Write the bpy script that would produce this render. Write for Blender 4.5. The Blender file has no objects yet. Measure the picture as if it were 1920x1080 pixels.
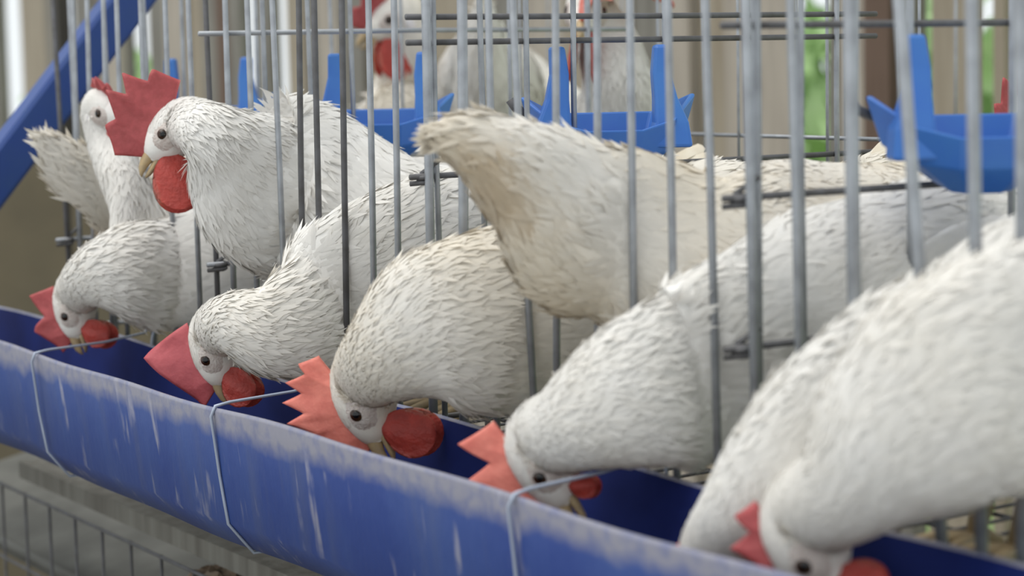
import bpy, bmesh, math, random
import numpy as np
from mathutils import Vector, Matrix

random.seed(7); RNG = np.random.default_rng(11)
scene = bpy.context.scene
col = scene.collection

# ------------------------------------------------------------------ camera
F = 3900.0
TH, RHO = math.radians(33.1), math.radians(1.2)
PH = math.atan(424 * math.cos(RHO) / F)
CAM = np.array([0.0, -0.76, 1.035])
ZUP = np.array([0, 0, 1.0])
_fh = np.array([-math.cos(TH), math.sin(TH), 0]); _rh = np.cross(_fh, ZUP)
FW = math.cos(PH) * _fh - math.sin(PH) * ZUP
_u0 = np.cross(_rh, FW)
RT = math.cos(RHO) * _rh - math.sin(RHO) * _u0
UP = math.sin(RHO) * _rh + math.cos(RHO) * _u0

cd = bpy.data.cameras.new('camera'); co = bpy.data.objects.new('camera', cd); col.objects.link(co)
cd.sensor_width = 36; cd.lens = F * 36 / 1920; cd.clip_start = 0.02; cd.clip_end = 200
co.matrix_world = Matrix(((RT[0], UP[0], -FW[0], CAM[0]), (RT[1], UP[1], -FW[1], CAM[1]), (RT[2], UP[2], -FW[2], CAM[2]), (0, 0, 0, 1)))
cd.dof.use_dof = True; cd.dof.focus_distance = 1.58; cd.dof.aperture_fstop = 6.0
scene.camera = co

# ------------------------------------------------------------------ light
w = bpy.data.worlds.new('overcast_sky'); scene.world = w; w.use_nodes = True
bg = w.node_tree.nodes['Background']; bg.inputs[0].default_value = (0.93, 0.98, 1.0, 1); bg.inputs[1].default_value = 0.95
sd = bpy.data.lights.new('hazy_sun', 'SUN'); sd.energy = 1.8; sd.angle = math.radians(50); sd.color = (1, 0.96, 0.9)
so = bpy.data.objects.new('hazy_sun', sd); col.objects.link(so)
so.rotation_euler = Vector((0.15, 0.35, -1.0)).to_track_quat('-Z', 'Y').to_euler()
vs = scene.view_settings
vs.view_transform = 'Standard'; vs.look = 'None'; vs.gamma = 1; vs.use_curve_mapping = False
vs.exposure = 0.10

# ------------------------------------------------------------------ helpers
def P(px, py, Y):
    """a place in the shed: the point at depth Y seen at a pixel of the photo; also metres per pixel there"""
    d = FW + RT * (px - 960) / F + UP * (540 - py) / F
    t = (Y - CAM[1]) / d[1]
    return CAM + d * t, t / F

def cdir(x, y, t):
    v = x * RT + y * UP - t * FW
    return v / np.linalg.norm(v)

def mesh_obj(name, verts, faces, m, parent=None, smooth=True):
    me = bpy.data.meshes.new(name)
    me.from_pydata([tuple(v) for v in verts], [], [tuple(f) for f in faces])
    if smooth:
        me.polygons.foreach_set('use_smooth', [True] * len(me.polygons))
    me.materials.append(m)
    o = bpy.data.objects.new(name, me); col.objects.link(o)
    if parent is not None: o.parent = parent
    return o

def empty(name, loc=(0, 0, 0)):
    o = bpy.data.objects.new(name, None); col.objects.link(o); o.location = loc
    o.empty_display_size = 0.05
    return o

def tag(o, label=None, cat=None, group=None, kind=None):
    if label: o['label'] = label
    if cat: o['category'] = cat
    if group: o['group'] = group
    if kind: o['kind'] = kind
    return o

def nrm(v): 
    n = np.linalg.norm(v); return v / n if n > 1e-12 else v

class MB:
    def __init__(s): s.v = []; s.f = []
    def add(s, vs_, fs_):
        b = len(s.v); s.v += [tuple(map(float, v)) for v in vs_]; s.f += [tuple(i + b for i in f) for f in fs_]
    def box(s, c, half, M=None):
        vs_ = []
        for x in (-1, 1):
            for y in (-1, 1):
                for z in (-1, 1):
                    p = np.array([x * half[0], y * half[1], z * half[2]])
                    if M is not None: p = M @ p
                    vs_.append(np.array(c) + p)
        s.add(vs_, [(0, 1, 3, 2), (4, 6, 7, 5), (0, 4, 5, 1), (2, 3, 7, 6), (0, 2, 6, 4), (1, 5, 7, 3)])
    def tube(s, pts, r, n=8, close=False):
        pts = [np.array(p, float) for p in pts]; m = len(pts)
        rs = r if hasattr(r, '__len__') else [r] * m
        vs_ = []; prev = None
        for i in range(m):
            if close: t = nrm(pts[(i + 1) % m] - pts[i - 1])
            else: t = nrm(pts[min(i + 1, m - 1)] - pts[max(i - 1, 0)])
            a = np.array([0, 0, 1.]) if abs(t[2]) < .9 else np.array([1., 0, 0])
            if prev is not None: a = prev
            x = nrm(a - t * (a @ t)); y = np.cross(t, x); prev = x
            for k in range(n):
                an = 2 * math.pi * k / n
                vs_.append(pts[i] + rs[i] * (math.cos(an) * x + math.sin(an) * y))
        fs_ = []
        for i in range(m if close else m - 1):
            j = (i + 1) % m
            for k in range(n):
                fs_.append((i * n + k, i * n + (k + 1) % n, j * n + (k + 1) % n, j * n + k))
        if not close:
            fs_.append(tuple(range(n - 1, -1, -1))); fs_.append(tuple((m - 1) * n + k for k in range(n)))
        s.add(vs_, fs_)
    def build(s, name, m, parent=None, smooth=True): return mesh_obj(name, s.v, s.f, m, parent, smooth)

# ------------------------------------------------------------------ materials
def mat(name, color, rough=0.6, metal=0.0, noise=None, bump=None, spec=0.5, sss=0.0, attr=None, stretch=(1, 1, 1)):
    """noise=(scale, color2, amount), bump=(scale, strength)"""
    m = bpy.data.materials.new(name); m.use_nodes = True
    nt = m.node_tree; b = nt.nodes['Principled BSDF']
    b.inputs['Roughness'].default_value = rough; b.inputs['Metallic'].default_value = metal
    b.inputs['Specular IOR Level'].default_value = spec
    if sss:
        b.inputs['Subsurface Weight'].default_value = sss; b.inputs['Subsurface Radius'].default_value = (0.006, 0.003, 0.002)
        b.inputs['Subsurface Scale'].default_value = 1.0
    b.inputs['Base Color'].default_value = (*color, 1)
    tc = nt.nodes.new('ShaderNodeTexCoord'); mp = nt.nodes.new('ShaderNodeMapping'); mp.inputs['Scale'].default_value = stretch
    nt.links.new(tc.outputs['Object'], mp.inputs[0])
    src = None
    if attr:
        a = nt.nodes.new('ShaderNodeAttribute'); a.attribute_name = attr; src = a.outputs['Color']
    if noise:
        n = nt.nodes.new('ShaderNodeTexNoise'); n.inputs['Scale'].default_value = noise[0]; n.inputs['Detail'].default_value = 5
        nt.links.new(mp.outputs[0], n.inputs['Vector'])
        r = nt.nodes.new('ShaderNodeMapRange'); r.inputs[1].default_value = .35; r.inputs[2].default_value = .7; r.inputs[4].default_value = noise[2]
        nt.links.new(n.outputs['Fac'], r.inputs[0])
        mx = nt.nodes.new('ShaderNodeMix'); mx.data_type = 'RGBA'
        mx.inputs[6].default_value = (*color, 1); mx.inputs[7].default_value = (*noise[1], 1)
        if src: nt.links.new(src, mx.inputs[6])
        nt.links.new(r.outputs[0], mx.inputs[0]); src = mx.outputs[2]
    if src: nt.links.new(src, b.inputs['Base Color'])
    if bump:
        n2 = nt.nodes.new('ShaderNodeTexNoise'); n2.inputs['Scale'].default_value = bump[0]; n2.inputs['Detail'].default_value = 6
        nt.links.new(mp.outputs[0], n2.inputs['Vector'])
        bp = nt.nodes.new('ShaderNodeBump'); bp.inputs['Strength'].default_value = bump[1]; bp.inputs['Distance'].default_value = 0.004
        nt.links.new(n2.outputs['Fac'], bp.inputs['Height']); nt.links.new(bp.outputs[0], b.inputs['Normal'])
    return m

M = {}
M['feather'] = mat('white_feather', (.8, .78, .75), .85, attr='Col', spec=.15, noise=(35, (.70, .66, .58), .25))
nt = M['feather'].node_tree; pb = nt.nodes['Principled BSDF']; ml = nt.nodes['Material Output']
tr = nt.nodes.new('ShaderNodeBsdfTranslucent'); mxs = nt.nodes.new('ShaderNodeMixShader'); mxs.inputs[0].default_value = .15
nt.links.new(pb.inputs['Base Color'].links[0].from_socket, tr.inputs[0]); nt.links.new(pb.outputs[0], mxs.inputs[1]); nt.links.new(tr.outputs[0], mxs.inputs[2]); nt.links.new(mxs.outputs[0], ml.inputs[0])
M['down'] = mat('feather_skin', (.8, .78, .75), .9, attr='Col', spec=.1, bump=(140, .15))
M['quill'] = mat('tail_feather', (.72, .66, .55), .8, spec=.15, noise=(40, (.55, .46, .33), .6))
M['comb_pink'] = mat('comb_pink', (.70, .21, .16), .55, sss=.25, noise=(110, (.56, .13, .10), .8), bump=(300, .15))
M['comb_red'] = mat('comb_red', (.42, .075, .08), .55, sss=.2, noise=(160, (.30, .05, .05), .7), bump=(300, .15))
M['comb_rose'] = mat('comb_rose', (.50, .10, .115), .55, sss=.2, noise=(120, (.38, .065, .08), .7), bump=(300, .15))
M['wattle'] = mat('wattle_red', (.50, .06, .045), .5, sss=.2, noise=(120, (.34, .04, .03), .7), bump=(350, .4))
M['face'] = mat('face_skin', (.66, .60, .56), .7, noise=(220, (.52, .42, .38), .7), bump=(500, .5))
M['lobe'] = mat('earlobe', (.74, .72, .74), .55, noise=(200, (.6, .56, .58), .6))
M['beak'] = mat('beak_horn', (.50, .37, .20), .5, noise=(150, (.36, .28, .19), .8))
M['eye'] = mat('eye_iris', (.035, .014, .006), .12)
M['pupil'] = mat('eye_pupil', (.004, .004, .004), .08)
M['leg'] = mat('leg_scale', (.36, .27, .15), .6, noise=(200, (.28, .22, .15), .6))
M['wire'] = mat('galvanised_wire', (.40, .42, .45), .42, metal=.55, noise=(60, (.25, .26, .28), .8))
M['wire_dark'] = mat('weathered_wire', (.14, .14, .15), .6, metal=.3, noise=(70, (.08, .075, .07), .8))
M['cup'] = mat('blue_plastic_cup', (.03, .14, .50), .42, noise=(30, (.05, .20, .50), .6))
M['strut'] = mat('blue_paint', (.018, .058, .25), .5, noise=(40, (.025, .07, .22), .6))
M['tie'] = mat('tie_wire', (.42, .47, .58), .45, metal=.3)
M['wood1'] = mat('grey_wood', (.26, .25, .215), .85, noise=(9, (.13, .115, .095), .8), bump=(30, .5), stretch=(6, 6, .6))
M['wood2'] = mat('tan_wood', (.38, .33, .25), .85, noise=(9, (.28, .235, .17), .8), bump=(30, .5), stretch=(6, 6, .6))
M['wood3'] = mat('brown_wood', (.16, .105, .075), .85, noise=(9, (.10, .065, .045), .8), bump=(30, .5), stretch=(6, 6, .6))
M['wood4'] = mat('pale_wood', (.46, .41, .34), .85, noise=(9, (.33, .29, .24), .8), bump=(30, .5), stretch=(6, 6, .6))
M['post'] = mat('dark_post', (.06, .055, .045), .85, noise=(14, (.035, .03, .025), .8), stretch=(5, 5, .6))
M['olive'] = mat('olive_board', (.20, .165, .105), .85, noise=(7, (.14, .12, .08), .8), bump=(40, .3))
M['ground'] = mat('shed_dirt', (.15, .14, .12), .95, noise=(5, (.10, .095, .08), .8), bump=(20, .6))
M['grass'] = mat('outside_grass', (.30, .42, .16), .9, noise=(3, (.40, .50, .24), .8))
M['leafA'] = mat('leaf_green', (.40, .60, .26), .6, noise=(6, (.52, .68, .40), .8))
M['feed'] = mat('feed_mash', (.42, .30, .16), .95, noise=(200, (.28, .19, .10), .9), bump=(250, 1))
M['dung'] = mat('dry_dung', (.20, .135, .085), .95, noise=(60, (.30, .24, .18), .9), bump=(120, 1))
M['board'] = mat('dropping_board', (.085, .085, .075), .8, noise=(14, (.15, .15, .135), .8), bump=(60, .3))

def trough_material():
    m = bpy.data.materials.new('trough_plastic'); m.use_nodes = True
    nt = m.node_tree; b = nt.nodes['Principled BSDF']; N = nt.nodes.new; L = nt.links.new
    tc = N('ShaderNodeTexCoord')
    def noise(scale, stretch, detail=6):
        mp = N('ShaderNodeMapping'); mp.inputs['Scale'].default_value = stretch; L(tc.outputs['Object'], mp.inputs[0])
        n = N('ShaderNodeTexNoise'); n.inputs['Scale'].default_value = scale; n.inputs['Detail'].default_value = detail; L(mp.outputs[0], n.inputs['Vector'])
        return n.outputs['Fac']
    def rng(src, a, bb, lo=0, hi=1):
        r = N('ShaderNodeMapRange'); r.inputs[1].default_value = a; r.inputs[2].default_value = bb; r.inputs[3].default_value = lo; r.inputs[4].default_value = hi
        L(src, r.inputs[0]); return r.outputs[0]
    def mth(op, a, bb):
        k = N('ShaderNodeMath'); k.operation = op
        for i, q in enumerate((a, bb)):
            if isinstance(q, (int, float)): k.inputs[i].default_value = q
            else: L(q, k.inputs[i])
        return k.outputs[0]
    def mix(fac, a, bb):
        k = N('ShaderNodeMix'); k.data_type = 'RGBA'; L(fac, k.inputs[0])
        for i, q in ((6, a), (7, bb)):
            if isinstance(q, tuple): k.inputs[i].default_value = (*q, 1)
            else: L(q, k.inputs[i])
        return k.outputs[2]
    sep = N('ShaderNodeSeparateXYZ'); L(tc.outputs['Object'], sep.inputs[0])
    base = mix(rng(noise(14, (1, 1, .35)), .35, .7), (.020, .054, .25), (.042, .088, .29))
    base = mix(rng(noise(30, (1, 1, .10)), .52, .75, 0, .45), base, (.10, .12, .20))
    # dust caked along the rim, ragged lower border
    z = mth('ADD', sep.outputs['Z'], mth('MULTIPLY', mth('SUBTRACT', noise(34, (1, 1, .6)), .5), .022))
    rim = mth('MULTIPLY', rng(z, .764, .776), rng(noise(95, (1, 1, 1)), .25, .55, .45, .92))
    base = mix(rim, base, (.27, .265, .31))
    # drips of whitewash running down
    dr = mth('MULTIPLY', rng(noise(75, (1, 1, .05), 3), .60, .68), rng(noise(38, (1, 1, .8)), .44, .62, 0, .75))
    base = mix(dr, base, (.34, .34, .42))
    L(base, b.inputs['Base Color']); b.inputs['Roughness'].default_value = .5
    bp = N('ShaderNodeBump'); bp.inputs['Strength'].default_value = .3; bp.inputs['Distance'].default_value = .002; L(noise(120, (1, 1, .5)), bp.inputs['Height']); L(bp.outputs[0], b.inputs['Normal'])
    return m
M['trough'] = trough_material()
M['trough_in_shade'] = mat('trough_inside_shaded', (.006, .012, .085), .8, spec=.15, noise=(20, (.010, .022, .14), .8))  # darker navy for the inner faces: shade inside the trough put into the colour

# ------------------------------------------------------------------ setting: ground, plank wall, outside
def quadplane(name, x0, x1, y0, y1, z, m, n=1):
    return mesh_obj(name, [(x0, y0, z), (x1, y0, z), (x1, y1, z), (x0, y1, z)], [(0, 1, 2, 3)], m, smooth=False)
tag(quadplane('floor', -9, 2.5, -3, 1.62, 0.0, M['ground']), 'grey packed dirt floor under the cages', kind='structure')
tag(quadplane('ground_outside', -40, 20, 1.62, 40, -0.02, M['grass']), 'sunlit green ground outside the plank wall', kind='structure')

WALL_Y = 1.45
wall = empty('wall_back', (-4, WALL_Y, 0)); tag(wall, 'wall of upright weathered planks with bright gaps', kind='structure')
# (left px, right px, material) of each plank at mid height; what is missing is a gap to the outside
planks = [(-190, -120, 'wood1'), (-118, -60, 'wood2'), (-58, 22, 'wood1'), (60, 106, 'wood2'), (107, 128, 'wood1'), (128, 147, 'wood4'), (163, 196, 'wood1'), (197, 236, 'wood4'),
          (258, 262, 'wood1'), (292, 330, 'wood1'), (331, 372, 'wood4'), (373, 398, 'wood2'), (399, 425, 'wood1'), (426, 452, 'wood3'), (453, 476, 'wood1'),
          (506, 530, 'wood1'), (553, 585, 'wood2'), (586, 612, 'wood1'), (613, 650, 'wood4'), (651, 700, 'wood1'), (701, 760, 'wood2'), (761, 812, 'wood4'), (813, 880, 'wood2'),
          (881, 940, 'wood4'), (941, 1000, 'wood1'), (1001, 1075, 'wood4'), (1076, 1130, 'wood2'), (1131, 1200, 'wood4'), (1201, 1262, 'wood1'), (1263, 1318, 'wood4'),
          (1319, 1368, 'wood2'), (1369, 1412, 'wood4'), (1413, 1436, 'wood3'), (1437, 1498, 'wood4'), (1556, 1580, 'wood1'), (1581, 1642, 'wood4'),
          (1643, 1690, 'wood3'), (1708, 1732, 'wood1'), (1758, 1832, 'wood2'), (1864, 1884, 'wood2'), (1912, 1990, 'wood4'), (1992, 2070, 'wood2'), (2075, 2160, 'wood1')]
for (a, b_, mk) in planks:
    xa = P(a, 300, WALL_Y)[0][0]; xb = P(b_, 300, WALL_Y)[0][0]
    mb = MB(); n = 7; hw = (xb - xa) / 2; xc = (xa + xb) / 2; dep = random.uniform(.010, .016); y0 = random.uniform(-.012, .012)
    vs_ = []; lean = random.uniform(-.012, .012)
    for i in range(n):
        z = 2.3 * i / (n - 1); wob = random.uniform(-.006, .006) + lean * (i / (n - 1) - .5)
        for (sx, sy) in ((-1, -1), (1, -1), (1, 1), (-1, 1)):
            vs_.append((xc + sx * hw + wob - (-4), y0 + sy * dep, z))
    fs_ = [(i * 4 + k, i * 4 + (k + 1) % 4, i * 4 + 4 + (k + 1) % 4, i * 4 + 4 + k) for i in range(n - 1) for k in range(4)] + [(3, 2, 1, 0), tuple(4 * (n - 1) + k for k in range(4))]
    mb.add(vs_, fs_); mb.build('plank', M[mk], wall, smooth=False)

# dark timber post and olive board at the far end of the row
p0, _ = P(121, 150, 0.16)
mb = MB(); mb.box((0, 0, .85), (.011, .011, .85))
o = mb.build('timber_post', M['post'], smooth=False); o.location = (*P(122, 150, .42)[0][:2], 0)
tag(o, 'dark timber post standing past the blue strut', 'post')
mb = MB()
pa, _ = P(-160, 620, 0.25); pb, _ = P(112, 330, 0.25)
mb.box((0, 0, .46), (.40, .012, .46)); o = mb.build('plywood_sheet', M['olive'], smooth=False)
o.location = (-3.05, .42, 0); o.rotation_euler = (0, 0, math.radians(62)); tag(o, 'olive brown board standing on edge past the end of the cages', 'board')

# shrubs outside, seen through the gaps
def shrub(name, label, c, rad, n, m):
    d = RNG.normal(size=(n, 3)); d /= np.linalg.norm(d, axis=1)[:, None]
    r = RNG.uniform(.35, 1, n)[:, None] ** .6
    p = d * r * np.array(rad) + np.array([0, 0, rad[2]])
    p[:, 2] = np.maximum(p[:, 2], .03)
    t = RNG.normal(size=(n, 3)); t /= np.linalg.norm(t, axis=1)[:, None]
    s_ = np.cross(t, RNG.normal(size=(n, 3))); s_ /= np.linalg.norm(s_, axis=1)[:, None]
    L_ = RNG.uniform(.06, .13, n)[:, None]
    V = np.stack([p - t * L_, p + s_ * L_ * .35, p + t * L_, p - s_ * L_ * .35], 1).reshape(-1, 3)
    root = empty(name, c); tag(root, label, 'shrub', 'shrubs outside the shed')
    tag(mesh_obj('foliage', V, [(4 * i, 4 * i + 1, 4 * i + 2, 4 * i + 3) for i in range(n)], m, root, smooth=False), kind='stuff')
    mb = MB()
    for k in range(5):
        a = k * 1.3; mb.tube([(0, 0, 0), (.15 * math.cos(a), .15 * math.sin(a), rad[2] * .7), (.45 * rad[0] * math.cos(a), .45 * rad[1] * math.sin(a), rad[2] * 1.2)], [.03, .02, .008], 6)
    mb.build('stem', M['wood3'], root)
shrub('leafy_shrub', 'leafy green shrub seen through the gap beside the brown plank', (P(1530, 300, 3.3)[0][0], 3.3, 0), (.5, .45, .62), 900, M['leafA'])
shrub('leafy_shrub', 'leafy green shrub seen through the gap beside the blue strut', (P(250, 300, 3.4)[0][0], 3.4, 0), (1.1, .5, .58), 900, M['leafA'])
shrub('leafy_shrub', 'leafy green shrub seen through the gap beside the blue cup at the cage partition', (P(1870, 300, 3.0)[0][0], 3.0, 0), (.5, .45, .60), 700, M['leafA'])

# corrugated roof over the cages
mb = MB(); nx = 120; vs_ = []; fs_ = []
for i in range(nx + 1):
    x = -8 + 10.5 * i / nx; dz = .02 * math.sin(i * math.pi / 2)
    vs_ += [(x, 1.15, 2.15 + dz), (x, 1.75, 2.3 + dz), (x, 1.15, 2.152 + dz), (x, 1.75, 2.302 + dz)]
for i in range(nx): 
    a = 4 * i; fs_ += [(a, a + 4, a + 5, a + 1), (a + 2, a + 3, a + 7, a + 6)]
mb.add(vs_, fs_); tag(mb.build('ceiling', M['board'], smooth=True), 'corrugated sheet roof over the back of the shed', kind='structure')

# ------------------------------------------------------------------ blue A-frame strut at the end of the row
def strut():
    X = -2.10
    def onx(px, py):
        d = FW + RT * (px - 960) / F + UP * (540 - py) / F; t = (X - CAM[0]) / d[0]; return CAM + d * t
    a = onx(0, 318); b_ = onx(255, -20); ax = nrm(b_ - a)
    lo = a - ax * ((a[2]) / ax[2]); hi = b_ + ax * .55
    c = (lo + hi) / 2; half = np.linalg.norm(hi - lo) / 2
    xv = np.array([1., 0, 0]); nv = nrm(np.cross(ax, xv)); R3 = np.stack([xv, nv, ax], 1)
    root = empty('frame_strut', tuple(lo)); tag(root, 'slanting blue painted strut at the end of the cages', 'strut')
    mb = MB(); hw = .021; lip = .004
    prof = [(-.014, -hw), (.014, -hw), (.017, -hw + lip), (.017, hw - lip), (.014, hw), (-.014, hw), (-.017, hw - lip), (-.017, -hw + lip)]
    vs_ = [R3 @ np.array([x, y, s_ * half]) + c - lo for s_ in (-1, 1) for (x, y) in prof]
    n = len(prof); mb.add(vs_, [(k, (k + 1) % n, n + (k + 1) % n, n + k) for k in range(n)] + [tuple(range(n - 1, -1, -1)), tuple(range(n, 2 * n))])
    mb.build('beam', M['strut'], root, smooth=False)
    mb = MB(); mb.box((0, 0, .004), (.05, .06, .004)); mb.build('foot_plate', M['strut'], root, smooth=False)
strut()

# ------------------------------------------------------------------ cages
PX = [-1.976, -1.623, -1.277, -.925, -.578]
ZF, ZT = .757, 1.26
HZ = [.780, .868, .955, 1.048, 1.140, 1.23]
bar_pts = [(107, 120, 118, 300), (140, 120, 149, 400), (167, 120, 175, 400), (197, 100, 205, 400), (222, 100, 232, 400), (266, 60, 283, 500), (313, 120, 326, 500), (355, 60, 374, 540), (397, 300, 408, 560), (425, 120, 437, 520),
           (466, 100, 480, 500), (512, 60, 531, 500), (562, 60, 568, 460), (590, 60, 598, 420), (641, 20, 648, 500), (690, 20, 699, 500), (738, 20, 745, 470), (798, 20, 806, 440), (866, 20, 868, 420),
           (916, 20, 930, 700), (964, 20, 1002, 740), (1040, 20, 1043, 740), (1118, 20, 1120, 690), (1181, 20, 1187, 480), (1252, 20, 1262, 520), (1322, 20, 1346, 860), (1398, 20, 1418, 820),
           (1482, 20, 1500, 720), (1597, 20, 1606, 620), (1690, 20, 1732, 550), (1824, 20, 1832, 470), (1912, 20, 1914, 420), (2010, 20, 2020, 420)]
thick = {798: .0034, 866: .0036, 1398: .0030, 1597: .0038, 1690: .0034, 1824: .0034, 1912: .0034}
dark = {641, 397, 562, 590, 107}
cage_label = ['galvanised wire cage at the end of the row beside the blue strut',
              'galvanised wire cage of the hen with a big comb and round red wattle',
              'galvanised wire cage with a soiled hen backing out through its bars',
              'galvanised wire cage with wire clips on its partition beside the dangling cup']
cages = []
bars = []
for (xa, ya, xb, yb) in bar_pts:
    p, _ = P(xa, ya, 0); q, _ = P(xb, yb, 0)
    sl = (q[0] - p[0]) / (q[2] - p[2]); bars.append((xa, p[0] + sl * (ZT - p[2]), p[0] + sl * (ZF - p[2])))
for ci in range(4):
    x0, x1 = PX[ci], PX[ci + 1]
    root = empty('wire_cage', ((x0 + x1) / 2, .2, ZF)); cages.append(root)
    O = np.array([(x0 + x1) / 2, .2, ZF])
    tag(root, cage_label[ci], 'cage', 'cages in the row')
    for (k, xt, xb) in bars:
        xm = (xt + xb) / 2
        if not ((x0 - .004 <= xm < x1 - .004) or (ci == 0 and xm < x0) or (ci == 3 and xm >= x1)): continue
        r = thick.get(k, .0025)
        mb = MB(); b1 = (random.random() - .5) * .004
        mb.tube([np.array([xb, 0, ZF - .01]) - O, np.array([xb * .6 + xt * .4 + b1, 0, ZF + .2]) - O, np.array([xt, 0, ZT]) - O], r, 8)
        mb.build('bar', M['wire_dark' if k in dark else 'wire'], root)
    # partition on the far side of the cage
    j = 0
    for y in (.010, .046, .088, .131, .215, .300, .390):
        mb = MB(); b1 = (random.random() - .5) * .004
        mb.tube([np.array([x0 + .004, y, ZF]) - O, np.array([x0 + .004 + b1, y + b1, 1.0]) - O, np.array([x0 + .004, y, ZT]) - O], .0022, 8)
        mb.build('partition_wire', M['wire'], root); j += 1
    for z in HZ[:3] + [[], [1.064], [1.068, 1.050], [1.053]][ci] + HZ[4:]:
        mb = MB(); mb.tube([np.array([x0, -.012, z]) - O, np.array([x0, .2, z + (random.random() - .5) * .003]) - O, np.array([x0, .435, z]) - O], .0022, 8)
        mb.build('partition_rail', M['wire_dark' if ci > 1 else 'wire'], root)
    for z in (.868, .955):       # twisted clip that ties the partition to the front
        mb = MB(); pts = [np.array([x0 + .0048 * math.cos(a), .0048 * math.sin(a), z + .0006 * a - .004]) - O for a in np.linspace(0, 3 * math.pi, 20)]
        pts = [np.array([x0 - .004, -.010, z - .005]) - O] + pts + [np.array([x0 + .006, .010, z + .012]) - O]
        mb.tube(pts, .0019, 6); mb.build('clip', M['wire_dark'], root)
    # back and roof
    for x in np.arange(x0 + .05, x1, .118):
        mb = MB(); mb.tube([np.array([x, .435, ZF]) - O, np.array([x, .435, ZT]) - O], .0014, 6); mb.build('back_wire', M['wire'], root)
    for z in (HZ[1], HZ[2], HZ[4]):
        mb = MB(); mb.tube([np.array([x0, .437, z + .01]) - O, np.array([x1, .437, z + .01]) - O], .0018, 6); mb.build('back_rail', M['wire'], root)
    for (z, y, r) in ((ZT, 0, .003), (ZF - .006, .004, .003), (ZT, .435, .003)):
        mb = MB(); mb.tube([np.array([x0, y, z]) - O, np.array([x1, y, z]) - O], r, 8); mb.build('edge_rail', M['wire'], root)
    mb = MB()
    for x in np.arange(x0 + .012, x1, .025): mb.tube([np.array([x, -.002, ZF - .002]) - O, np.array([x, .435, ZF + .004]) - O], .0012, 5)
    for y in np.arange(.02, .43, .05): mb.tube([np.array([x0, y, ZF - .004]) - O, np.array([x1, y, ZF - .004]) - O], .0014, 5)
    tag(mb.build('floor_mesh', M['wire_dark'], root), kind='stuff')

root = empty('wire_cage', (-1.85, .7, ZF)); tag(root, 'wire cage of the back row behind the drinker cups', 'cage', 'cages in the row'); O = np.array(root.location)
mb = MB()
for x in np.arange(-2.75, -.9, .03): mb.tube([np.array([x, .45, ZF]) - O, np.array([x, .98, ZF]) - O], .0012, 5)
for y in np.arange(.46, .98, .06): mb.tube([np.array([-2.75, y, ZF - .003]) - O, np.array([-.9, y, ZF - .003]) - O], .0014, 5)
tag(mb.build('floor_mesh', M['wire_dark'], root), kind='stuff')
for x in np.arange(-2.74, -.9, .092):
    mb = MB(); mb.tube([np.array([x, .98, ZF]) - O, np.array([x, .98, ZT]) - O], .0018, 6); mb.build('bar', M['wire'], root)
for z in (.80, ZT):
    mb = MB(); mb.tube([np.array([-2.75, .98, z]) - O, np.array([-.9, .98, z]) - O], .0022, 6); mb.build('rail', M['wire'], root)

# ------------------------------------------------------------------ feed trough
def trough():
    prof = [(-.1185, .7840), (-.1175, .7868), (-.1145, .7862), (-.1130, .7800), (-.1040, .7020), (-.0880, .6810), (-.0420, .6810), (-.0240, .7020), (-.0140, .7850), (-.0120, .7868), (-.0098, .7840),
            (-.0195, .7000), (-.0390, .6765), (-.0910, .6765), (-.1085, .6990)]
    X0, X1, n = -2.45, -.35, 70; m = len(prof); vs_ = []
    for i in range(n + 1):
        x = X0 + (X1 - X0) * i / n
        dz = .0016 * math.sin(x * 9.0) + .001 * math.sin(x * 23); dy = .0015 * math.sin(x * 7 + 1)
        for (y, z) in prof: vs_.append((x, y + dy * (1 if y < -.06 else .3), z + dz))
    fs_ = [(i * m + k, i * m + (k + 1) % m, (i + 1) * m + (k + 1) % m, (i + 1) * m + k) for i in range(n) for k in range(m)]
    root = empty('feed_trough', (0, 0, 0)); tag(root, 'long blue plastic feed trough with a dusty rim along the cages', 'trough')
    b = mesh_obj('trough_body', vs_, fs_, M['trough'], root)
    b.data.materials.append(M['trough_in_shade'])
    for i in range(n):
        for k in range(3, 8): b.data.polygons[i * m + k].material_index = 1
    for X in (X0, X1):
        mb = MB(); pf = [(-.114, .78), (-.105, .702), (-.089, .680), (-.041, .680), (-.023, .702), (-.0135, .78)]
        v = [(X + s_, y, z) for s_ in (-.002, .002) for (y, z) in pf]
        mb.add(v, [tuple(range(6)), tuple(range(11, 5, -1))] + [(k, (k + 1) % 6, 6 + (k + 1) % 6, 6 + k) for k in range(6)]); mb.build('end_cap', M['trough'], root, smooth=False)
    # mash lying in it
    nx, ny = 200, 10; V = []; Fc = []
    for i in range(nx + 1):
        for j in range(ny + 1):
            V.append((X0 + .01 + (X1 - X0 - .02) * i / nx, -.099 + .071 * j / ny, .703 + .006 * math.sin(i * .37) * math.sin(j * .9) + random.uniform(-.002, .002)))
    for i in range(nx):
        for j in range(ny): a = i * (ny + 1) + j; Fc.append((a, a + ny + 1, a + ny + 2, a + 1))
    tag(mesh_obj('chicken_feed', V, Fc, M['feed']), 'tan mash lying in the bottom of the blue trough', 'feed', kind='stuff')
trough()
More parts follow.
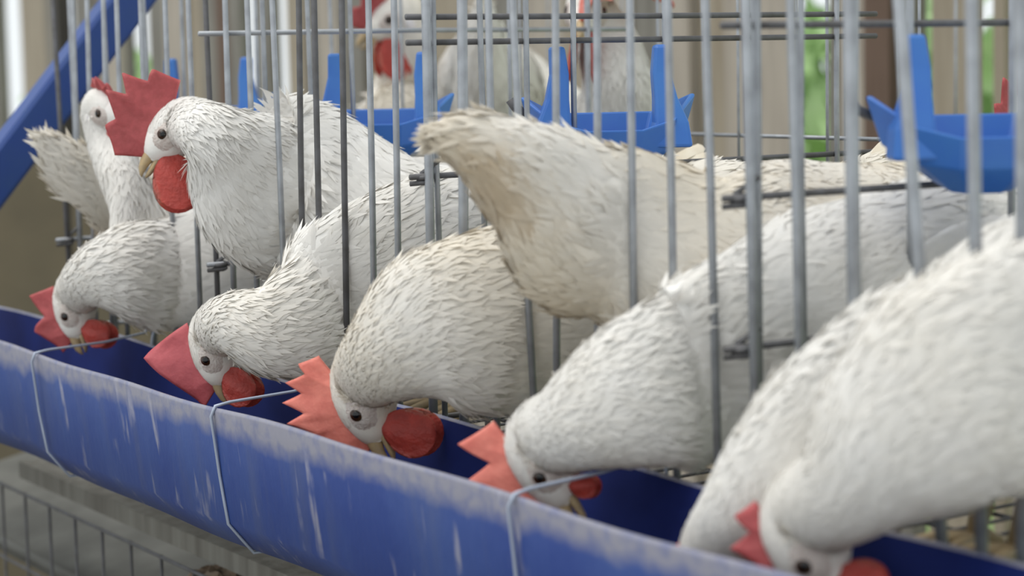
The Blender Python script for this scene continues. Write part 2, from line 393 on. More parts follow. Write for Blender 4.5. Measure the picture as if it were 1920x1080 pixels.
for i, (px, py, lab) in enumerate([(62, 690, 'under the feeding hen nearest the blue strut'), (398, 790, 'beside the hen with pointed dark red comb'), (955, 950, 'beside the hen with the three pronged comb')]):
    x = P(px, py, -.12)[0][0]; mb = MB(); k = random.uniform(-.004, .004)
    pts = [(x - .012, .002, .82), (x - .010, -.008, .795), (x - .006, -.05, .7905), (x + .002, -.106, .7895), (x + .004, -.1190, .7880), (x + .001, -.1212, .78), (x + k, -.1150, .735), (x + .001, -.1105, .698), (x + .004, -.092, .674), (x + .006, -.040, .674), (x + .003, -.0170, .70), (x, -.0060, .79), (x - .003, .003, .815)]
    pts2 = []
    for a in range(len(pts) - 1):
        for s_ in (0, .5): pts2.append(np.array(pts[a]) * (1 - s_) + np.array(pts[a + 1]) * s_)
    pts2.append(np.array(pts[-1]))
    mb.tube(pts2, .00125, 6)
    o = mb.build('tie_wire', M['tie']); tag(o, 'thin wire looped round the blue trough ' + lab, 'wire', 'tie wires round the trough')

# ------------------------------------------------------------------ drinker cups on the partitions
def cup(X, label, zc=.995, yaw=57, s=1.15, Y=.160):
    """shallow boat shaped cup with two upright prongs, open at the top"""
    root = empty('drinker_cup', (X, Y, zc)); tag(root, label, 'drinker cup', 'blue drinker cups on the partitions')
    root.rotation_euler = (0, 0, math.radians(yaw)); root.scale = (s, s, s)
    # bowl: rim outline (hexagonal, pointed left/right) sweeping down to a smaller keel
    rim = [(-.058, .004, .012), (-.040, -.030, -.004), (-.018, -.040, -.010), (.018, -.040, -.010), (.040, -.030, -.004), (.058, .004, .012), (.034, .034, .0), (-.034, .034, .0)]
    mid = [(-.050, .002, -.014), (-.036, -.026, -.024), (-.017, -.035, -.027), (.017, -.035, -.027), (.036, -.026, -.024), (.050, .002, -.014), (.030, .028, -.018), (-.030, .028, -.018)]
    low = [(-.020, .002, -.036), (-.016, -.016, -.040), (-.009, -.020, -.041), (.009, -.020, -.041), (.016, -.016, -.040), (.020, .002, -.036), (.012, .014, -.036), (-.012, .014, -.036)]
    def inset(l, k, dz): return [(x * k, y * k, z + dz) for (x, y, z) in l]
    rows = [low, mid, rim, inset(rim, .93, 0), inset(mid, .91, .003), inset(low, .8, .004)]
    n = 8; V = [v for r_ in rows for v in r_]
    Fc = [(i * n + k, i * n + (k + 1) % n, (i + 1) * n + (k + 1) % n, (i + 1) * n + k) for i in range(5) for k in range(n)] + [tuple(range(n - 1, -1, -1)), tuple(range(5 * n, 6 * n))]
    b = mesh_obj('bowl', V, Fc, M['cup'], root, smooth=False)
    bv = b.modifiers.new('soft', 'BEVEL'); bv.width = .0022; bv.segments = 2
    for sx in (-1, 1):
        mb = MB(); sec = []
        path = [(sx * .036, -.022, -.022, .010, .015), (sx * .038, -.018, -.006, .010, .011), (sx * .035, -.014, .010, .009, .0075), (sx * .033, -.010, .026, .008, .0060), (sx * .034, -.006, .044, .0075, .0050)]
        V2 = []
        for (x, y, z, h, q) in path:
            V2 += [(x - q, y - h, z), (x + q, y - h, z), (x + q, y + h, z), (x - q, y + h, z)]
        F2 = [(i * 4 + k, i * 4 + (k + 1) % 4, i * 4 + 4 + (k + 1) % 4, i * 4 + 4 + k) for i in range(4) for k in range(4)] + [(3, 2, 1, 0), (16, 17, 18, 19)]
        pr = mesh_obj('prong', V2, F2, M['cup'], root, smooth=False)
        bv = pr.modifiers.new('soft', 'BEVEL'); bv.width = .0022; bv.segments = 2
    mb = MB(); mb.tube([(-.050, .010, .0), (-.060, .012, .004), (-.064, .012, .010)], .003, 8); mb.build('hook', M['wire_dark'], root)
cup(PX[0] + .004, 'blue plastic drinker cup half hidden behind the hen with a round red wattle')
cup(PX[1] + .004, 'blue plastic drinker cup below the hen facing along the row')
cup(PX[2] + .004, 'blue plastic drinker cup below the hen staring straight out', yaw=60)
cup(PX[3] + .026, 'large blue plastic drinker cup hanging alone above the feeding hens', zc=.997, yaw=60, s=1.12)

# ------------------------------------------------------------------ hens
def crom(A, n):
    """Catmull-Rom through rows of A (chord-length spaced), n samples"""
    A = np.asarray(A, float); m = len(A)
    d = np.linalg.norm(np.diff(A[:, :3], axis=0), axis=1) ** .5; t = np.concatenate([[0], np.cumsum(d)])
    out = []
    for u in np.linspace(0, t[-1] - 1e-9, n):
        i = min(np.searchsorted(t, u, 'right') - 1, m - 2)
        h = t[i + 1] - t[i]; s = (u - t[i]) / h
        def tan(k):
            if k == 0: return (A[1] - A[0]) / (t[1] - t[0])
            if k == m - 1: return (A[-1] - A[-2]) / (t[-1] - t[-2])
            return (A[k + 1] - A[k - 1]) / (t[k + 1] - t[k - 1])
        m0, m1 = tan(i) * h, tan(i + 1) * h
        out.append((2 * s**3 - 3 * s**2 + 1) * A[i] + (s**3 - 2 * s**2 + s) * m0 + (-2 * s**3 + 3 * s**2) * A[i + 1] + (s**3 - s**2) * m1)
    return np.array(out)

def feather_mesh(name, Pg, Ng, Dg, lens, wid, colr, count, root, lo_i, jit=.25, lift=.05):
    ni, nj = Pg.shape[:2]
    e1 = np.linalg.norm(np.diff(Pg, axis=0), axis=2); 
    e2 = np.linalg.norm(np.roll(Pg, -1, axis=1) - Pg, axis=2)[:-1]
    area = e1 * e2; area[:lo_i] = 0
    area = area / np.maximum(lens[:-1, None] * wid[:-1, None], 1e-6)     # finer feathers lie closer
    pr = (area / area.sum()).ravel()
    idx = RNG.choice(len(pr), size=count, p=pr); i = idx // nj; j = idx % nj
    a = RNG.random(count)[:, None]; b = RNG.random(count)[:, None]; j2 = (j + 1) % nj
    def bil(G): return (G[i, j] * (1 - a) + G[i + 1, j] * a) * (1 - b) + (G[i, j2] * (1 - a) + G[i + 1, j2] * a) * b
    p = bil(Pg); nn = bil(Ng); nn /= np.linalg.norm(nn, axis=1)[:, None]
    d = bil(Dg); d = d - nn * (d * nn).sum(1)[:, None]; d /= np.maximum(np.linalg.norm(d, axis=1)[:, None], 1e-6)
    s = np.cross(nn, d); ang = RNG.normal(0, jit, count)[:, None]
    d = d * np.cos(ang) + s * np.sin(ang); s = np.cross(nn, d)
    L_ = (lens[i] * RNG.uniform(.7, 1.25, count))[:, None]; W = (wid[i] * RNG.uniform(.7, 1.2, count))[:, None]
    lf = RNG.uniform(.6, 1.0, count)[:, None] * lift
    base = p + nn * .0002
    mid = base + d * L_ * .55 + nn * L_ * lf * .55
    tip = base + d * L_ + nn * L_ * lf * .62
    V = np.stack([base - s * W * .35, base + s * W * .35, mid + s * W * .5 - nn * W * .06, mid - s * W * .5 - nn * W * .06, mid + nn * W * .05, tip], 1).reshape(-1, 3)
    k = np.arange(count) * 6
    F_ = np.concatenate([np.stack([k, k + 4, k + 1], 1), np.stack([k + 1, k + 4, k + 2], 1), np.stack([k, k + 3, k + 4], 1), np.stack([k + 2, k + 4, k + 5], 1), np.stack([k + 4, k + 3, k + 5], 1)])
    o = mesh_obj(name, [], [], M['feather'], root)
    me = bpy.data.meshes.new(name); me.vertices.add(len(V)); me.vertices.foreach_set('co', V.ravel())
    me.loops.add(F_.size); me.loops.foreach_set('vertex_index', F_.ravel().astype(np.int32))
    me.polygons.add(len(F_)); me.polygons.foreach_set('loop_start', np.arange(0, F_.size, 3, dtype=np.int32)); me.polygons.foreach_set('loop_total', np.full(len(F_), 3, np.int32))
    me.update(calc_edges=True); me.validate()
    me.polygons.foreach_set('use_smooth', [True] * len(me.polygons)); me.materials.append(M['feather'])
    nv = nn[:, None, :] + RNG.normal(0, .05, (count, 1, 3)); nv = nv + np.stack([-d * .05, -d * .05, s * .10, -s * .10, nn * 0, d * .10], 1)
    nv = (nv / np.linalg.norm(nv, axis=2)[..., None]).reshape(-1, 3)
    me.normals_split_custom_set_from_vertices(nv.tolist())
    ca = me.color_attributes.new('Col', 'FLOAT_COLOR', 'POINT')
    cc = np.ones((len(V), 4)); cc[:, :3] = np.repeat(colr(p) * RNG.uniform(.97, 1.03, (count, 1)), 6, axis=0)
    ca.data.foreach_set('color', cc.ravel())
    o.data = me; tag(o, kind='stuff'); return o

def hen(label, head, beak, crown, stations, hs=1.1, comb=(1.0, 'comb_pink', 0.0, 5), wat=1.0, creamy=.25, stains=(), count=10400, tail=True, legs=.70, mouth=0.0, lens=1.0, headw=False, wing=True, comb_back=.0, comb_span=None, hangw=(.9, .45), wat_x=.0145):
    """head: (px,py,Y) of the head centre; beak/crown: directions; stations from nape to tail: (px,py,Y,r_px,lat) or ('w',x,y,z,r,lat)"""
    if headw: hp = np.array(head, float); bx = nrm(np.array(beak, float)); cz = np.array(crown, float)
    else: hp, _ = P(*head); bx = cdir(*beak); cz = cdir(*crown)
    cz = nrm(cz - bx * (cz @ bx)); ly = np.cross(cz, bx)
    H = lambda x, y, z: hp + hs * (x * bx + y * ly + z * cz)
    rows = []; hints = []
    for (x, z, ry, rz) in ((.0265, -.004, .0030, .0035), (.024, -.003, .0070, .0078), (.017, -.001, .0112, .0128), (.009, 0, .0144, .0168), (-.001, .0005, .0162, .0195), (-.012, 0, .0172, .0208)):
        c = H(x, 0, z); rows.append([*c, rz * hs, ry * hs]); hints.append(ly)
    nh = len(rows); bc = []
    for st in stations:
        if st[0] == 'w': c = np.array(st[1:4]); r = st[4]; lat = st[5] if len(st) > 5 else .8
        else:
            c, sc = P(*st[:3]); r = st[3] * sc; lat = st[4] if len(st) > 4 else .75
        bc.append(c); rows.append([*c, r, r * lat])
    ns = len(bc)
    for k in range(ns):
        nx_ = bc[min(k + 1, ns - 1)]; pv = bc[max(k - 1, 0)]; fwd = nrm(pv - nx_); left = nrm(np.cross(ZUP, fwd))
        wgt = min(1, (k + .5) / max(1, ns * .5)); hints.append(nrm(ly * (1 - wgt) + left * wgt))
    tipc = rows[-1]; 
    A = np.hstack([np.array(rows), np.array(hints)])
    NI, NJ = 76, 36
    S_ = crom(A, NI); C = S_[:, :3]; rv = np.maximum(S_[:, 3], .0015); rl = np.maximum(S_[:, 4], .0012)
    T = np.gradient(C, axis=0); T /= np.linalg.norm(T, axis=1)[:, None]
    hint = S_[:, 5:8]; hint = hint - T * (hint * T).sum(1)[:, None]; hint /= np.linalg.norm(hint, axis=1)[:, None]
    Vv = np.cross(hint, T)
    an = np.linspace(0, 2 * math.pi, NJ, endpoint=False)
    Pg = C[:, None] + rl[:, None, None] * np.cos(an)[None, :, None] * hint[:, None] + rv[:, None, None] * np.sin(an)[None, :, None] * Vv[:, None]
    # gentle unevenness of the plumage
    ii = np.arange(NI)[:, None]; ph = RNG.random(6) * 6.28
    bumpy = 1 + (.03 * np.sin(ii * .55 + ph[0] + 2 * np.sin(an[None] + ph[1])) + .025 * np.sin(3 * an[None] + ii * .2 + ph[2])) * np.clip((ii - 22) / 15, 0, 1)
    Pg = C[:, None] + (Pg - C[:, None]) * bumpy[..., None]
    di = np.gradient(Pg, axis=0); dj = np.roll(Pg, -1, 1) - np.roll(Pg, 1, 1)
    Ng = np.cross(dj, di); Ng /= np.maximum(np.linalg.norm(Ng, axis=2)[..., None], 1e-9)
    if ((Ng * (Pg - C[:, None])).sum(2)).mean() < 0: Ng = -Ng
    # arc length from the nape decides feather size
    arc = np.concatenate([[0], np.cumsum(np.linalg.norm(np.diff(C, axis=0), axis=1))]) - .045 * hs
    ln = np.interp(arc, [-.03, 0, .05, .12, .3], [.004, .008, .015, .020, .024]) * lens
    wd = np.interp(arc, [-.03, 0, .05, .12, .3], [.0014, .0020, .0030, .0042, .0050]) * (.5 + .5 * lens)
    white = np.array([.86, .845, .82]); cream = np.array([.79, .70, .55])
    def colr(p):
        n = .5 + .5 * np.sin(p[:, 0] * 41 + ph[3]) * np.sin(p[:, 1] * 37 + p[:, 2] * 29 + ph[4])
        k = np.clip(creamy * (.35 + n), 0, 1)[:, None]
        c = white * (1 - k) + cream * k
        for (q, rad, sc_, amt) in stains:
            dd = np.linalg.norm((p - np.array(q)), axis=1) / rad
            m_ = (amt * np.exp(-dd ** 2 * 1.2))[:, None]; c = c * (1 - m_) + np.array(sc_) * m_
        return c
    base = C[-1] * 0 + np.array([C[-1][0], C[-1][1], ZF]); mid = C[int(NI * .72)]
    root = empty('hen', (float(mid[0]), float(mid[1]), ZF)); O = np.array(root.location)
    tag(root, label, 'hen', 'white hens in the cages')
    V = (Pg - O).reshape(-1, 3); nV = len(V)
    Fc = [(i * NJ + j, i * NJ + (j + 1) % NJ, (i + 1) * NJ + (j + 1) % NJ, (i + 1) * NJ + j) for i in range(NI - 1) for j in range(NJ)] + [tuple(range(NJ)), tuple((NI - 1) * NJ + j for j in range(NJ - 1, -1, -1))]
    body = mesh_obj('body', V, Fc, M['down'], root)
    ca = body.data.color_attributes.new('Col', 'FLOAT_COLOR', 'POINT'); cc = np.ones((nV, 4)); cc[:, :3] = colr(Pg.reshape(-1, 3)); ca.data.foreach_set('color', cc.ravel())
    feather_mesh('plumage', Pg - O, Ng, di / np.maximum(np.linalg.norm(di, axis=2)[..., None], 1e-9), ln, wd, lambda p: colr(p + O), count, root, int(NI * .085))
    # wings: feathered shields lying on the flanks
    i0 = int(np.searchsorted(arc, arc[-1] * .60)); i1 = int(np.searchsorted(arc, arc[-1] * .90))
    if wing:
        for side in (0, 1):
            nu, nv = 16, 12; W = np.zeros((nu, nv, 3)); 
            for a in range(nu):
                u = a / (nu - 1); i = i0 + (i1 - i0) * u; ia = int(i)
                for b in range(nv):
                    v = b / (nv - 1); wdt = .75 * math.sqrt(max(.02, math.sin(math.pi * (.1 + .85 * u)))) 
                    ang = (.12 + .55 * u * 0 + (v - .5) * 2 * wdt * .8); ang = ang if side == 0 else math.pi - ang
                    q = C[ia] + rl[ia] * math.cos(ang) * hint[ia] + rv[ia] * math.sin(ang) * Vv[ia]
                    th = .010 * min(1, 3 * u) * (math.sin(math.pi * v) ** .6) * (math.sin(math.pi * (.06 + .9 * u)) ** .5)
                    W[a, b] = q + nrm(q - C[ia]) * th
            Wv = (W - O).reshape(-1, 3); Wf = [(a * nv + b, (a + 1) * nv + b, (a + 1) * nv + b + 1, a * nv + b + 1) for a in range(nu - 1) for b in range(nv - 1)]
            wo = mesh_obj('wing', Wv, Wf, M['down'], root)
            ca = wo.data.color_attributes.new('Col', 'FLOAT_COLOR', 'POINT'); cc = np.ones((len(Wv), 4)); cc[:, :3] = colr(W.reshape(-1, 3)); ca.data.foreach_set('color', cc.ravel())
            dW = np.gradient(W, axis=0); jW = np.gradient(W, axis=1); NW = np.cross(dW, jW); NW /= np.maximum(np.linalg.norm(NW, axis=2)[..., None], 1e-9)
            cw = np.array([C[int(i0 + (i1 - i0) * a / (nu - 1))] for a in range(nu)])
            if ((NW * (W - cw[:, None])).sum()) < 0: NW = -NW
            feather_mesh('wing_feathers', W[:, :-1] - O, NW[:, :-1], (dW / np.maximum(np.linalg.norm(dW, axis=2)[..., None], 1e-9))[:, :-1], np.linspace(.020, .034, nu), np.linspace(.006, .008, nu), lambda p: colr(p + O), 900, wo, 0, jit=.12, lift=.04)
    # tail
    if tail:
        e = C[-1]; te = T[-1]; ts = hint[-1]; tv = Vv[-1]
        for k in range(7):
            f_ = (k - 3) / 3; d0 = nrm(te + tv * (.25 - .25 * abs(f_)) + ts * f_ * .35); nn = nrm(ts * (1 if f_ >= 0 else -1) * .6 + tv * .8); nn = nrm(nn - d0 * (nn @ d0)); sd_ = np.cross(nn, d0)
            b0 = e - te * .02 + ts * f_ * .010; Ls = .075 * lens * (1 - .12 * abs(f_)); rowsF = []; 
            for q in range(7):
                u = q / 6; wv = .011 * math.sin(math.pi * (.12 + .78 * u)) ** .8; c = b0 + d0 * Ls * u + nn * (-.010 * u * u)
                rowsF += [c - sd_ * wv, c + nn * .0015, c + sd_ * wv]
            FF = []
            for q in range(6):
                a = q * 3; FF += [(a, a + 1, a + 4, a + 3), (a + 1, a + 2, a + 5, a + 4)]
            mesh_obj('tail_feather', np.array(rowsF) - O, FF, M['quill'], root)
    # legs
    if legs:
        im = int(NI * legs)
        for s_ in (-1, 1):
            t0 = C[im] + hint[im] * s_ * rl[im] * .45; fwd = -T[im]; fwd = nrm(np.array([fwd[0], fwd[1], 0])); sdv = np.cross(ZUP, fwd)
            kn = np.array([t0[0], t0[1], max(ZF + .05, t0[2] - rv[im] * .85)]) ; ft = np.array([t0[0], t0[1], ZF + .008]) + fwd * .01
            mb = MB(); mb.tube([t0 - O, kn - fwd * .012 - O, ft - O], [.016, .008, .0055], 8)
            for an_ in (-.5, 0, .5, math.pi):
                dr = fwd * math.cos(an_) + sdv * math.sin(an_); l_ = .045 if an_ != math.pi else .02
                mb.tube([ft - O, ft + dr * l_ * .5 + np.array([0, 0, .001]) - O, ft + dr * l_ + np.array([0, 0, -.003]) - O], [.005, .004, .002], 6)
            mb.build('leg', M['leg'], root)
    # --- head parts
    def loc(v): return np.array([H(*q) for q in v]) - O
    for s_ in (-1, 1):                                   # bare skin, ear lobe, eye
        V = []; Fc = []; nr, na = 5, 20
        for r_ in range(nr):
            for a in range(na):
                q = r_ / (nr - 1); an_ = 2 * math.pi * a / na
                x = .006 + q * .0135 * math.cos(an_) * (1.0 if math.cos(an_) > 0 else .85); z = .0015 + q * .0120 * math.sin(an_)
                ry = np.interp(x, [-.012, -.001, .009, .017, .024], [.0172, .0162, .0144, .0112, .0070]); rz = np.interp(x, [-.012, -.001, .009, .017, .024], [.0208, .0195, .0168, .0128, .0078])
                y = ry * math.sqrt(max(.02, 1 - (z / rz) ** 2)) + .0016 * (1 - q ** 4) - .0003
                V.append((x, s_ * y, z))
        for r_ in range(nr - 1):
            for a in range(na): Fc.append((r_ * na + a, r_ * na + (a + 1) % na, (r_ + 1) * na + (a + 1) % na, (r_ + 1) * na + a))
        mesh_obj('face_skin', loc(V), Fc, M['face'], root)
        V = []; Fc = []; na, nb = 14, 8
        for b in range(nb + 1):
            for a in range(na):
                th = math.pi * b / nb; an_ = 2 * math.pi * a / na
                V.append((-.0085 + .0050 * math.sin(th) * math.cos(an_), s_ * (.0152 + .0030 * math.cos(th)), -.0062 + .0072 * math.sin(th) * math.sin(an_)))
        for b in range(nb):
            for a in range(na): Fc.append((b * na + a, b * na + (a + 1) % na, (b + 1) * na + (a + 1) % na, (b + 1) * na + a))
        mesh_obj('ear_lobe', loc(V), Fc, M['lobe'], root)
        def ball(c, r_, sy):
            V = []; Fc = []; na, nb = 16, 10
            for b in range(nb + 1):
                for a in range(na):
                    th = math.pi * b / nb; an_ = 2 * math.pi * a / na
                    V.append((c[0] + r_ * math.sin(th) * math.cos(an_), c[1] + sy * r_ * math.cos(th), c[2] + r_ * math.sin(th) * math.sin(an_)))
            for b in range(nb):
                for a in range(na): Fc.append((b * na + a, b * na + (a + 1) % na, (b + 1) * na + (a + 1) % na, (b + 1) * na + a))
            return V, Fc
        v, f_ = ball((.0075, s_ * .0138, .0035), .0046, .62 * s_); eo = mesh_obj('eye', loc(v), f_, M['eye'], root)
        v, f_ = ball((.0077, s_ * .0155, .0035), .0027, .5 * s_); mesh_obj('pupil', loc(v), f_, M['pupil'], eo)
    # beak: curved upper half over a shorter lower one
    def horn(name, pts, parent):
        V = []; n = 12
        for (x, z, ry, rz) in pts:
            for a in range(n): an_ = 2 * math.pi * a / n; V.append((x, ry * math.cos(an_), z + rz * math.sin(an_)))
        Fc = [(i * n + a, i * n + (a + 1) % n, (i + 1) * n + (a + 1) % n, (i + 1) * n + a) for i in range(len(pts) - 1) for a in range(n)] + [tuple(range(n - 1, -1, -1)), tuple((len(pts) - 1) * n + a for a in range(n))]
        return mesh_obj(name, loc(V), Fc, M['beak'], parent)
    horn('upper_beak', [(.020, .0005, .0060, .0056), (.026, -.0005, .0052, .0050), (.032, -.0022, .0040, .0040), (.037, -.0048, .0026, .0030), (.0400, -.0080, .0011, .0014)], root)
    horn('lower_beak', [(.019, -.0065, .0056, .0034), (.027, -.0085 - mouth * .3, .0048, .0028), (.034, -.0105 - mouth, .0030, .0020), (.038, -.0110 - mouth * 1.4, .0012, .0009)], root)
    # comb: upright blade with points
    cs, cm, flop, npt = comb[:4]; frac = comb[4] if len(comb) > 4 else .5
    if cs > 0:
        nu, nv = 61, 9; V = [[], []]
        for a in range(nu):
            u = a / (nu - 1); x0 = .029 - (.046 if comb_span is None else comb_span) * u; zt = np.interp(x0, [-.03, -.012, -.001, .009, .017, .026], [.017, .0198, .0185, .0160, .0118, .004]) - .002
            env = .033 * cs * (math.sin(math.pi * (.10 + .84 * u)) ** .65); ph_ = u * npt; sp = 1 - abs(2 * (ph_ - math.floor(ph_)) - 1)
            h = env * (frac + (1 - frac) * sp ** 1.1)
            for b in range(nv):
                v = b / (nv - 1); hh = h * v
                x = x0 + .010 * cs * (.5 - u) * v * 2 - (.25 + comb_back) * hh * (u ** .7); fe = flop * (min(1, .1 + 1.1 * u) if abs(flop) > .6 else 1); y = fe * (v ** 1.6) * env * .9 + .0012 * math.sin(u * 13 + v * 3) * v
                th = .0034 * (1 - v) ** .55 * min(1.3, .6 + cs * .4) + .0006; z = zt + hh * (1 - (.55 if abs(flop) < 1 else .78) * abs(fe) * v)
                edge = min(1, 6 * u, 6 * (1 - u)); 
                V[0].append((x, y + th * (.25 + .75 * edge), z)); V[1].append((x, y - th * (.25 + .75 * edge), z))
        n0 = nu * nv; Fc = []
        for a in range(nu - 1):
            for b in range(nv - 1):
                q = (a * nv + b, (a + 1) * nv + b, (a + 1) * nv + b + 1, a * nv + b + 1); Fc.append(q); Fc.append(tuple(n0 + k for k in reversed(q)))
            Fc.append((a * nv + nv - 1, (a + 1) * nv + nv - 1, n0 + (a + 1) * nv + nv - 1, n0 + a * nv + nv - 1))
        for a in (0, nu - 1):
            for b in range(nv - 1): Fc.append((a * nv + b, a * nv + b + 1, n0 + a * nv + b + 1, n0 + a * nv + b))
        mesh_obj('comb', loc(V[0] + V[1]), Fc, M[cm], root)
    # wattles hang from the chin on both sides
    if wat > 0:
        hang = nrm(-cz * hangw[0] + np.array([0, 0, -hangw[1]])); hang = nrm(hang - ly * (hang @ ly) * .8); wx = np.cross(ly, hang); wx = nrm(wx)
        for s_ in (-1, 1):
            V = []; Fc = []; na, nb = 18, 12; b0 = H(wat_x, s_ * .0062, -.0085)
            for b in range(nb + 1):
                for a in range(na):
                    th = math.pi * b / nb; an_ = 2 * math.pi * a / na
                    hh = .0155 * wat * (1 - math.cos(th)); ww = .0128 * wat * math.sin(th) * (.72 + .42 * b / nb) * (1 + .07 * math.sin(4 * an_ + 1))
                    V.append(b0 + hs * (hang * hh + wx * ww * math.cos(an_) + ly * (s_ * .004 * hh / (.031 * wat) + .0024 * math.sin(th) * math.sin(an_) + .0012 * math.sin(3 * an_ + b * .5) * math.sin(th))) - O)
            for b in range(nb):
                for a in range(na): Fc.append((b * na + a, b * na + (a + 1) % na, (b + 1) * na + (a + 1) % na, (b + 1) * na + a))
            mesh_obj('wattle', V, Fc, M['wattle'], root)
    return root

YEL = (.50, .36, .17); TAN = (.52, .40, .26); GREY = (.42, .40, .36)
def Q(px, py, Y): return P(px, py, Y)[0]

# feeding hens, far to near
hen('white hen with dark red comb feeding nearest the blue strut', (143, 578, -.060), (-.05, -1, .05), (-1, .12, -.2),
    [(172, 520, -.066, 56, .8), (225, 510, -.048, 86, .6), (285, 512, -.020, 102, .4), (340, 510, .008, 102, .35), ('w', -1.675, .10, .875, .058, .75), ('w', -1.675, .19, .885, .065, .75), ('w', -1.68, .28, .905, .04, .7), ('w', -1.68, .33, .93, .018)],
    hs=1.05, comb=(1.05, 'comb_red', .1, 2, .45), comb_span=.036, wat=.95, creamy=.1)
hen('white hen peering out past the big red comb of its neighbour', (203, 212, -.03), (.62, -.25, .7), (-.1, 1, .25),
    [(200, 262, -.03, 40, .9), (232, 340, -.026, 56, .75), (272, 420, -.012, 80, .5), (312, 470, .01, 100, .4), ('w', -1.775, .09, .89, .058, .75), ('w', -1.775, .19, .90, .065, .75), ('w', -1.775, .28, .92, .045, .7), ('w', -1.775, .34, .95, .02)],
    hs=1.0, comb=(.7, 'comb_red', -.3, 4), wat=.6, creamy=.1)
hen('white hen with a big red comb and round red wattle, head through the bars', (325, 252, -.050), (-.72, -.66, .2), (-.66, .74, .05),
    [(392, 248, -.042, 62, .8), (438, 296, -.022, 112, .5), (492, 345, .004, 158, .34), (560, 362, .04, 172, .5), ('w', -1.51, .10, .892, .066, .75), ('w', -1.50, .19, .885, .068, .8), ('w', -1.50, .28, .90, .045, .7), ('w', -1.50, .34, .93, .02)],
    hs=1.08, comb=(1.55, 'comb_red', .15, 4, .66), hangw=(.5, .7), wat=1.45, creamy=.05, comb_back=-.3)
hen('white hen feeding from the trough with a pointed dark pink comb', (408, 655, -.060), (.02, -1, .05), (-1, .10, -.2),
    [(436, 606, -.068, 58, .85), (500, 618, -.052, 88, .6), (572, 600, -.026, 106, .42), (628, 560, .004, 130, .34), ('w', -1.395, .06, .89, .055, .6), ('w', -1.395, .14, .89, .062, .75), ('w', -1.395, .23, .90, .06, .75), ('w', -1.40, .31, .93, .025)],
    hs=1.10, comb=(1.35, 'comb_rose', .05, 1, .4), hangw=(.5, .7), comb_span=.034, wat=1.0, creamy=.2, mouth=.003)
hen('cream stained white hen feeding with a tall serrated pink comb', (688, 750, -.060), (.16, -1, .05), (-1, -.05, -.2),
    [(716, 672, -.070, 88, .75), (800, 622, -.050, 145, .55), (905, 605, -.018, 172, .40), (985, 600, .012, 172, .34), ('w', -1.165, .08, .885, .062, .7), ('w', -1.17, .17, .89, .068, .75), ('w', -1.17, .26, .90, .05, .7), ('w', -1.17, .33, .94, .02)],
    hs=1.16, comb=(1.2, 'comb_pink', .1, 6, .66), wat=1.15, creamy=.5, count=16000)
hen('cream white hen with its soiled rear end pushed out through the bars', (-1.02, .36, .83), (0, .6, -.8), (0, .8, .6),
    [('w', -1.03, .31, .875, .035), ('w', -1.035, .24, .89, .065, .8), ('w', -1.035, .15, .895, .072, .8), ('w', -1.04, .07, .895, .066, .6), (1165, 450, .008, 165, .36), (1090, 420, -.020, 165, .42), (1005, 345, -.050, 120, .55), (925, 288, -.076, 80, .6), (862, 264, -.096, 52, .6), (832, 262, -.104, 32, .6), (820, 262, -.107, 12, .6)],
    headw=True, legs=.40, hs=1.1, comb=(1.0, 'comb_pink', 0, 5), creamy=.6, count=18000, tail=False, lens=.8,
    stains=[(Q(930, 340, -.085), .022, TAN, .9), (Q(965, 400, -.07), .022, TAN, .9), (Q(880, 275, -.09), .022, YEL, .35), (Q(1000, 430, -.05), .022, TAN, .5), (Q(1090, 570, -.02), .03, YEL, .3)], wing=False)
hen('white hen feeding with a three pronged pink comb and its neck through the bars', (1026, 866, -.060), (.30, -1, .15), (-1, -.02, -.2),
    [(1064, 802, -.060, 86, .8), (1130, 768, -.050, 118, .6), (1215, 735, -.030, 150, .42), (1296, 705, .002, 172, .28), (1385, 650, .034, 185, .5), ('w', -.965, .13, .885, .062, .75), ('w', -.965, .22, .895, .058, .75), ('w', -.965, .30, .92, .03)],
    hs=1.10, comb=(1.25, 'comb_pink', .1, 3, .4), wat=.55, creamy=.08, count=14000)
hen('white hen with its head down inside the trough behind its neighbour', (1362, 1085, -.060), (.2, -1, .1), (-1, -.1, -.2),
    [(1392, 965, -.062, 84, .8), (1450, 885, -.054, 102, .6), (1535, 800, -.038, 125, .45), (1625, 735, -.012, 142, .36), (1700, 690, .016, 155, .34), ('w', -.795, .10, .885, .060, .7), ('w', -.795, .19, .895, .062, .75), ('w', -.795, .28, .91, .03)],
    hs=1.1, comb=(.45, 'comb_pink', 0, 5), creamy=.1, count=13000)
hen('white hen with small dark red comb feeding beside the hen hidden in the trough', (1520, 1022, -.062), (.2, -1, .1), (-1, -.15, -.2),
    [(1580, 920, -.064, 104, .8), (1665, 838, -.052, 168, .6), (1785, 750, -.030, 215, .45), (1925, 690, .002, 240, .34), ('w', -.70, .06, .88, .066, .6), ('w', -.70, .15, .885, .068, .7), ('w', -.70, .24, .90, .05), ('w', -.70, .31, .93, .02)],
    hs=1.12, comb=(.7, 'comb_red', .1, 4), wat=.8, creamy=.15, count=18000)
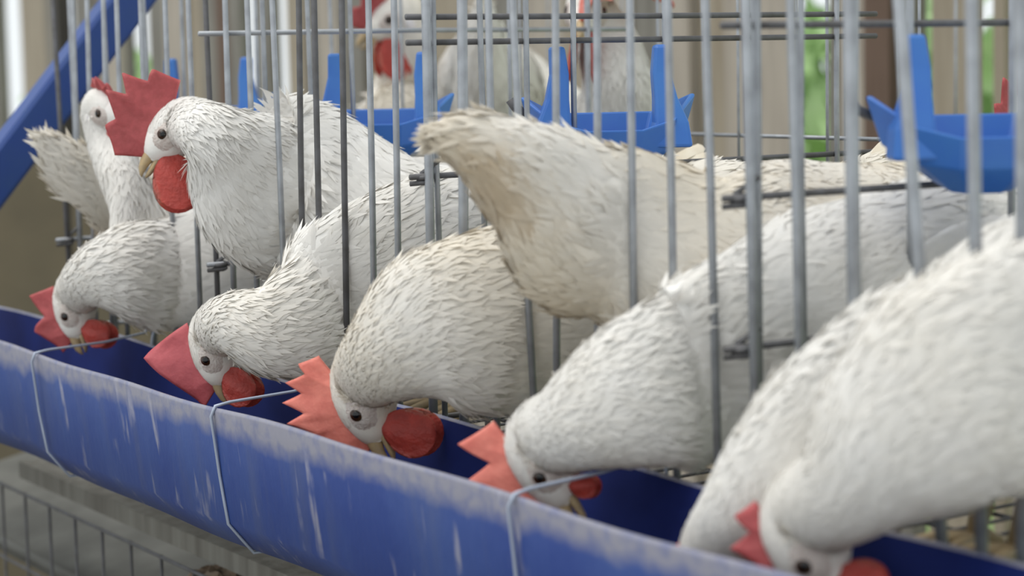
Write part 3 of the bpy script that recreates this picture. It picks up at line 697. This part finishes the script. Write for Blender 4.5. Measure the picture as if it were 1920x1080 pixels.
# hens behind
hen('soiled white hen whose drooping tail sticks out beside the blue strut', (-1.88, .36, .85), (0, .6, -.8), (0, .8, .6),
    [('w', -1.885, .31, .88, .035), ('w', -1.885, .22, .895, .062, .75), ('w', -1.885, .12, .90, .066, .75), ('w', -1.89, .04, .905, .05, .5), (185, 350, -.010, 62, .4), (140, 320, -.035, 52, .6), (100, 282, -.055, 30, .6), (82, 268, -.062, 10, .6)],
    headw=True, legs=.40, hs=1.0, comb=(1.0, 'comb_red', 0, 5), creamy=.65, stains=[(Q(110, 300, -.06), .03, GREY, .5)], tail=False, wing=False)
hen('cream white hen with yellow beak and red wattle facing along the row', (736, 40, .50), (-.85, -.42, .35), (-.25, .93, .2),
    [(768, 96, .525, 44, .9), (752, 172, .525, 68, .85), (755, 240, .52, 95, .8), ('w', -2.36, .55, .90, .065, .8), ('w', -2.44, .56, .91, .065, .8), ('w', -2.54, .57, .93, .03)],
    hs=1.35, comb=(1.1, 'comb_red', .2, 5, .6), hangw=(.3, .9), wat=1.355, wat_x=.006, creamy=.5)
hen('white hen staring straight out above the cup, comb flopped over', (1100, 24, .47), (-.16, -.42, .88), (0, .9, .4),
    [(1135, 75, .50, 62, .9), (1158, 150, .505, 78, .85), (1158, 240, .52, 100, .8), ('w', -1.80, .55, .89, .06, .8), ('w', -1.87, .57, .89, .06, .8), ('w', -1.94, .58, .92, .03)],
    hs=1.3, comb=(1.45, 'comb_pink', 2.0, 5, .6), hangw=(.3, .9), wat=1.35, creamy=.08)
hen('white hen turned away in the cages behind, seen between the two upright cups', (-2.10, .90, .825), (-.1, .7, -.6), (0, .6, .7),
    [('w', -2.11, .86, .86, .03), ('w', -2.13, .79, .90, .055), (940, 215, .68, 125, .8), (915, 175, .60, 115, .8), (905, 110, .56, 80, .7), (905, 40, .54, 40, .7), (905, 5, .53, 12)],
    headw=True, legs=.40, hs=1.0, comb=(.9, 'comb_red', .2, 5), creamy=.2, tail=False)
hen('cream white hen in the cages behind the large dangling cup', (1930, 212, .52), (-.75, -.45, .5), (-.3, .9, .2),
    [(1950, 270, .53, 50, .9), (1900, 330, .56, 85, .85), (1820, 380, .62, 100, .8), ('w', -1.28, .80, .92, .06), ('w', -1.30, .88, .96, .02)],
    hs=1.15, comb=(.8, 'comb_red', .1, 5), creamy=.5)

# ------------------------------------------------------------------ below the trough: rail, dropping board, lower tier
mb = MB(); mb.box((0, 0, 0), (.95, .012, .009)); o = mb.build('bearer_rail', M['wood1'], smooth=False); o.location = (-1.25, .03, .598)
tag(o, 'pale wooden bearer rail running under the blue trough', 'rail')
root = empty('dropping_tray', (-1.45, .2, .53)); tag(root, 'grey sloping dropping board under the cages', 'tray')
mb = MB(); mb.box((0, 0, 0), (1.2, .18, .004), np.array(Matrix.Rotation(math.radians(12), 3, 'X'))); mb.build('sheet', M['board'], root, smooth=False)
mb = MB(); mb.tube([(-1.2, -.175, -.03), (1.2, -.175, -.03)], .006, 8); mb.build('rolled_edge', M['board'], root)
root = empty('lower_cage_front', (-1.6, .0, .20)); tag(root, 'dark wire front of the lower tier of cages under the trough', 'cage')
for k in range(22):
    mb = MB(); x = -.75 + k * .072; mb.tube([(x, 0, 0), (x, 0, .385)], .0016, 6); mb.build('bar', M['wire_dark'], root)
for z in (.30, .383, .22): 
    mb = MB(); mb.tube([(-.8, 0, z), (.8, 0, z)], .002, 6); mb.build('rail', M['wire_dark'], root)
V = []; c0 = Q(400, 1056, .0)
mb = MB(); nu, nv = 26, 14
for a in range(nu + 1):
    for b in range(nv + 1):
        u = a / nu - .5; v = b / nv - .5; h = max(0, 1 - 4 * (u * u + v * v)) ** .6
        mb.v.append((u * .20, v * .10, h * .028 * random.uniform(.6, 1.25)))
for a in range(nu):
    for b in range(nv): q = a * (nv + 1) + b; mb.f.append((q, q + nv + 1, q + nv + 2, q + 1))
o = mb.build('dung_heap', M['dung'], smooth=False); o.location = (float(c0[0]), float(c0[1]) + .03, float(c0[2]) - .04); tag(o, 'brown crusted droppings on the board under the trough', 'droppings')
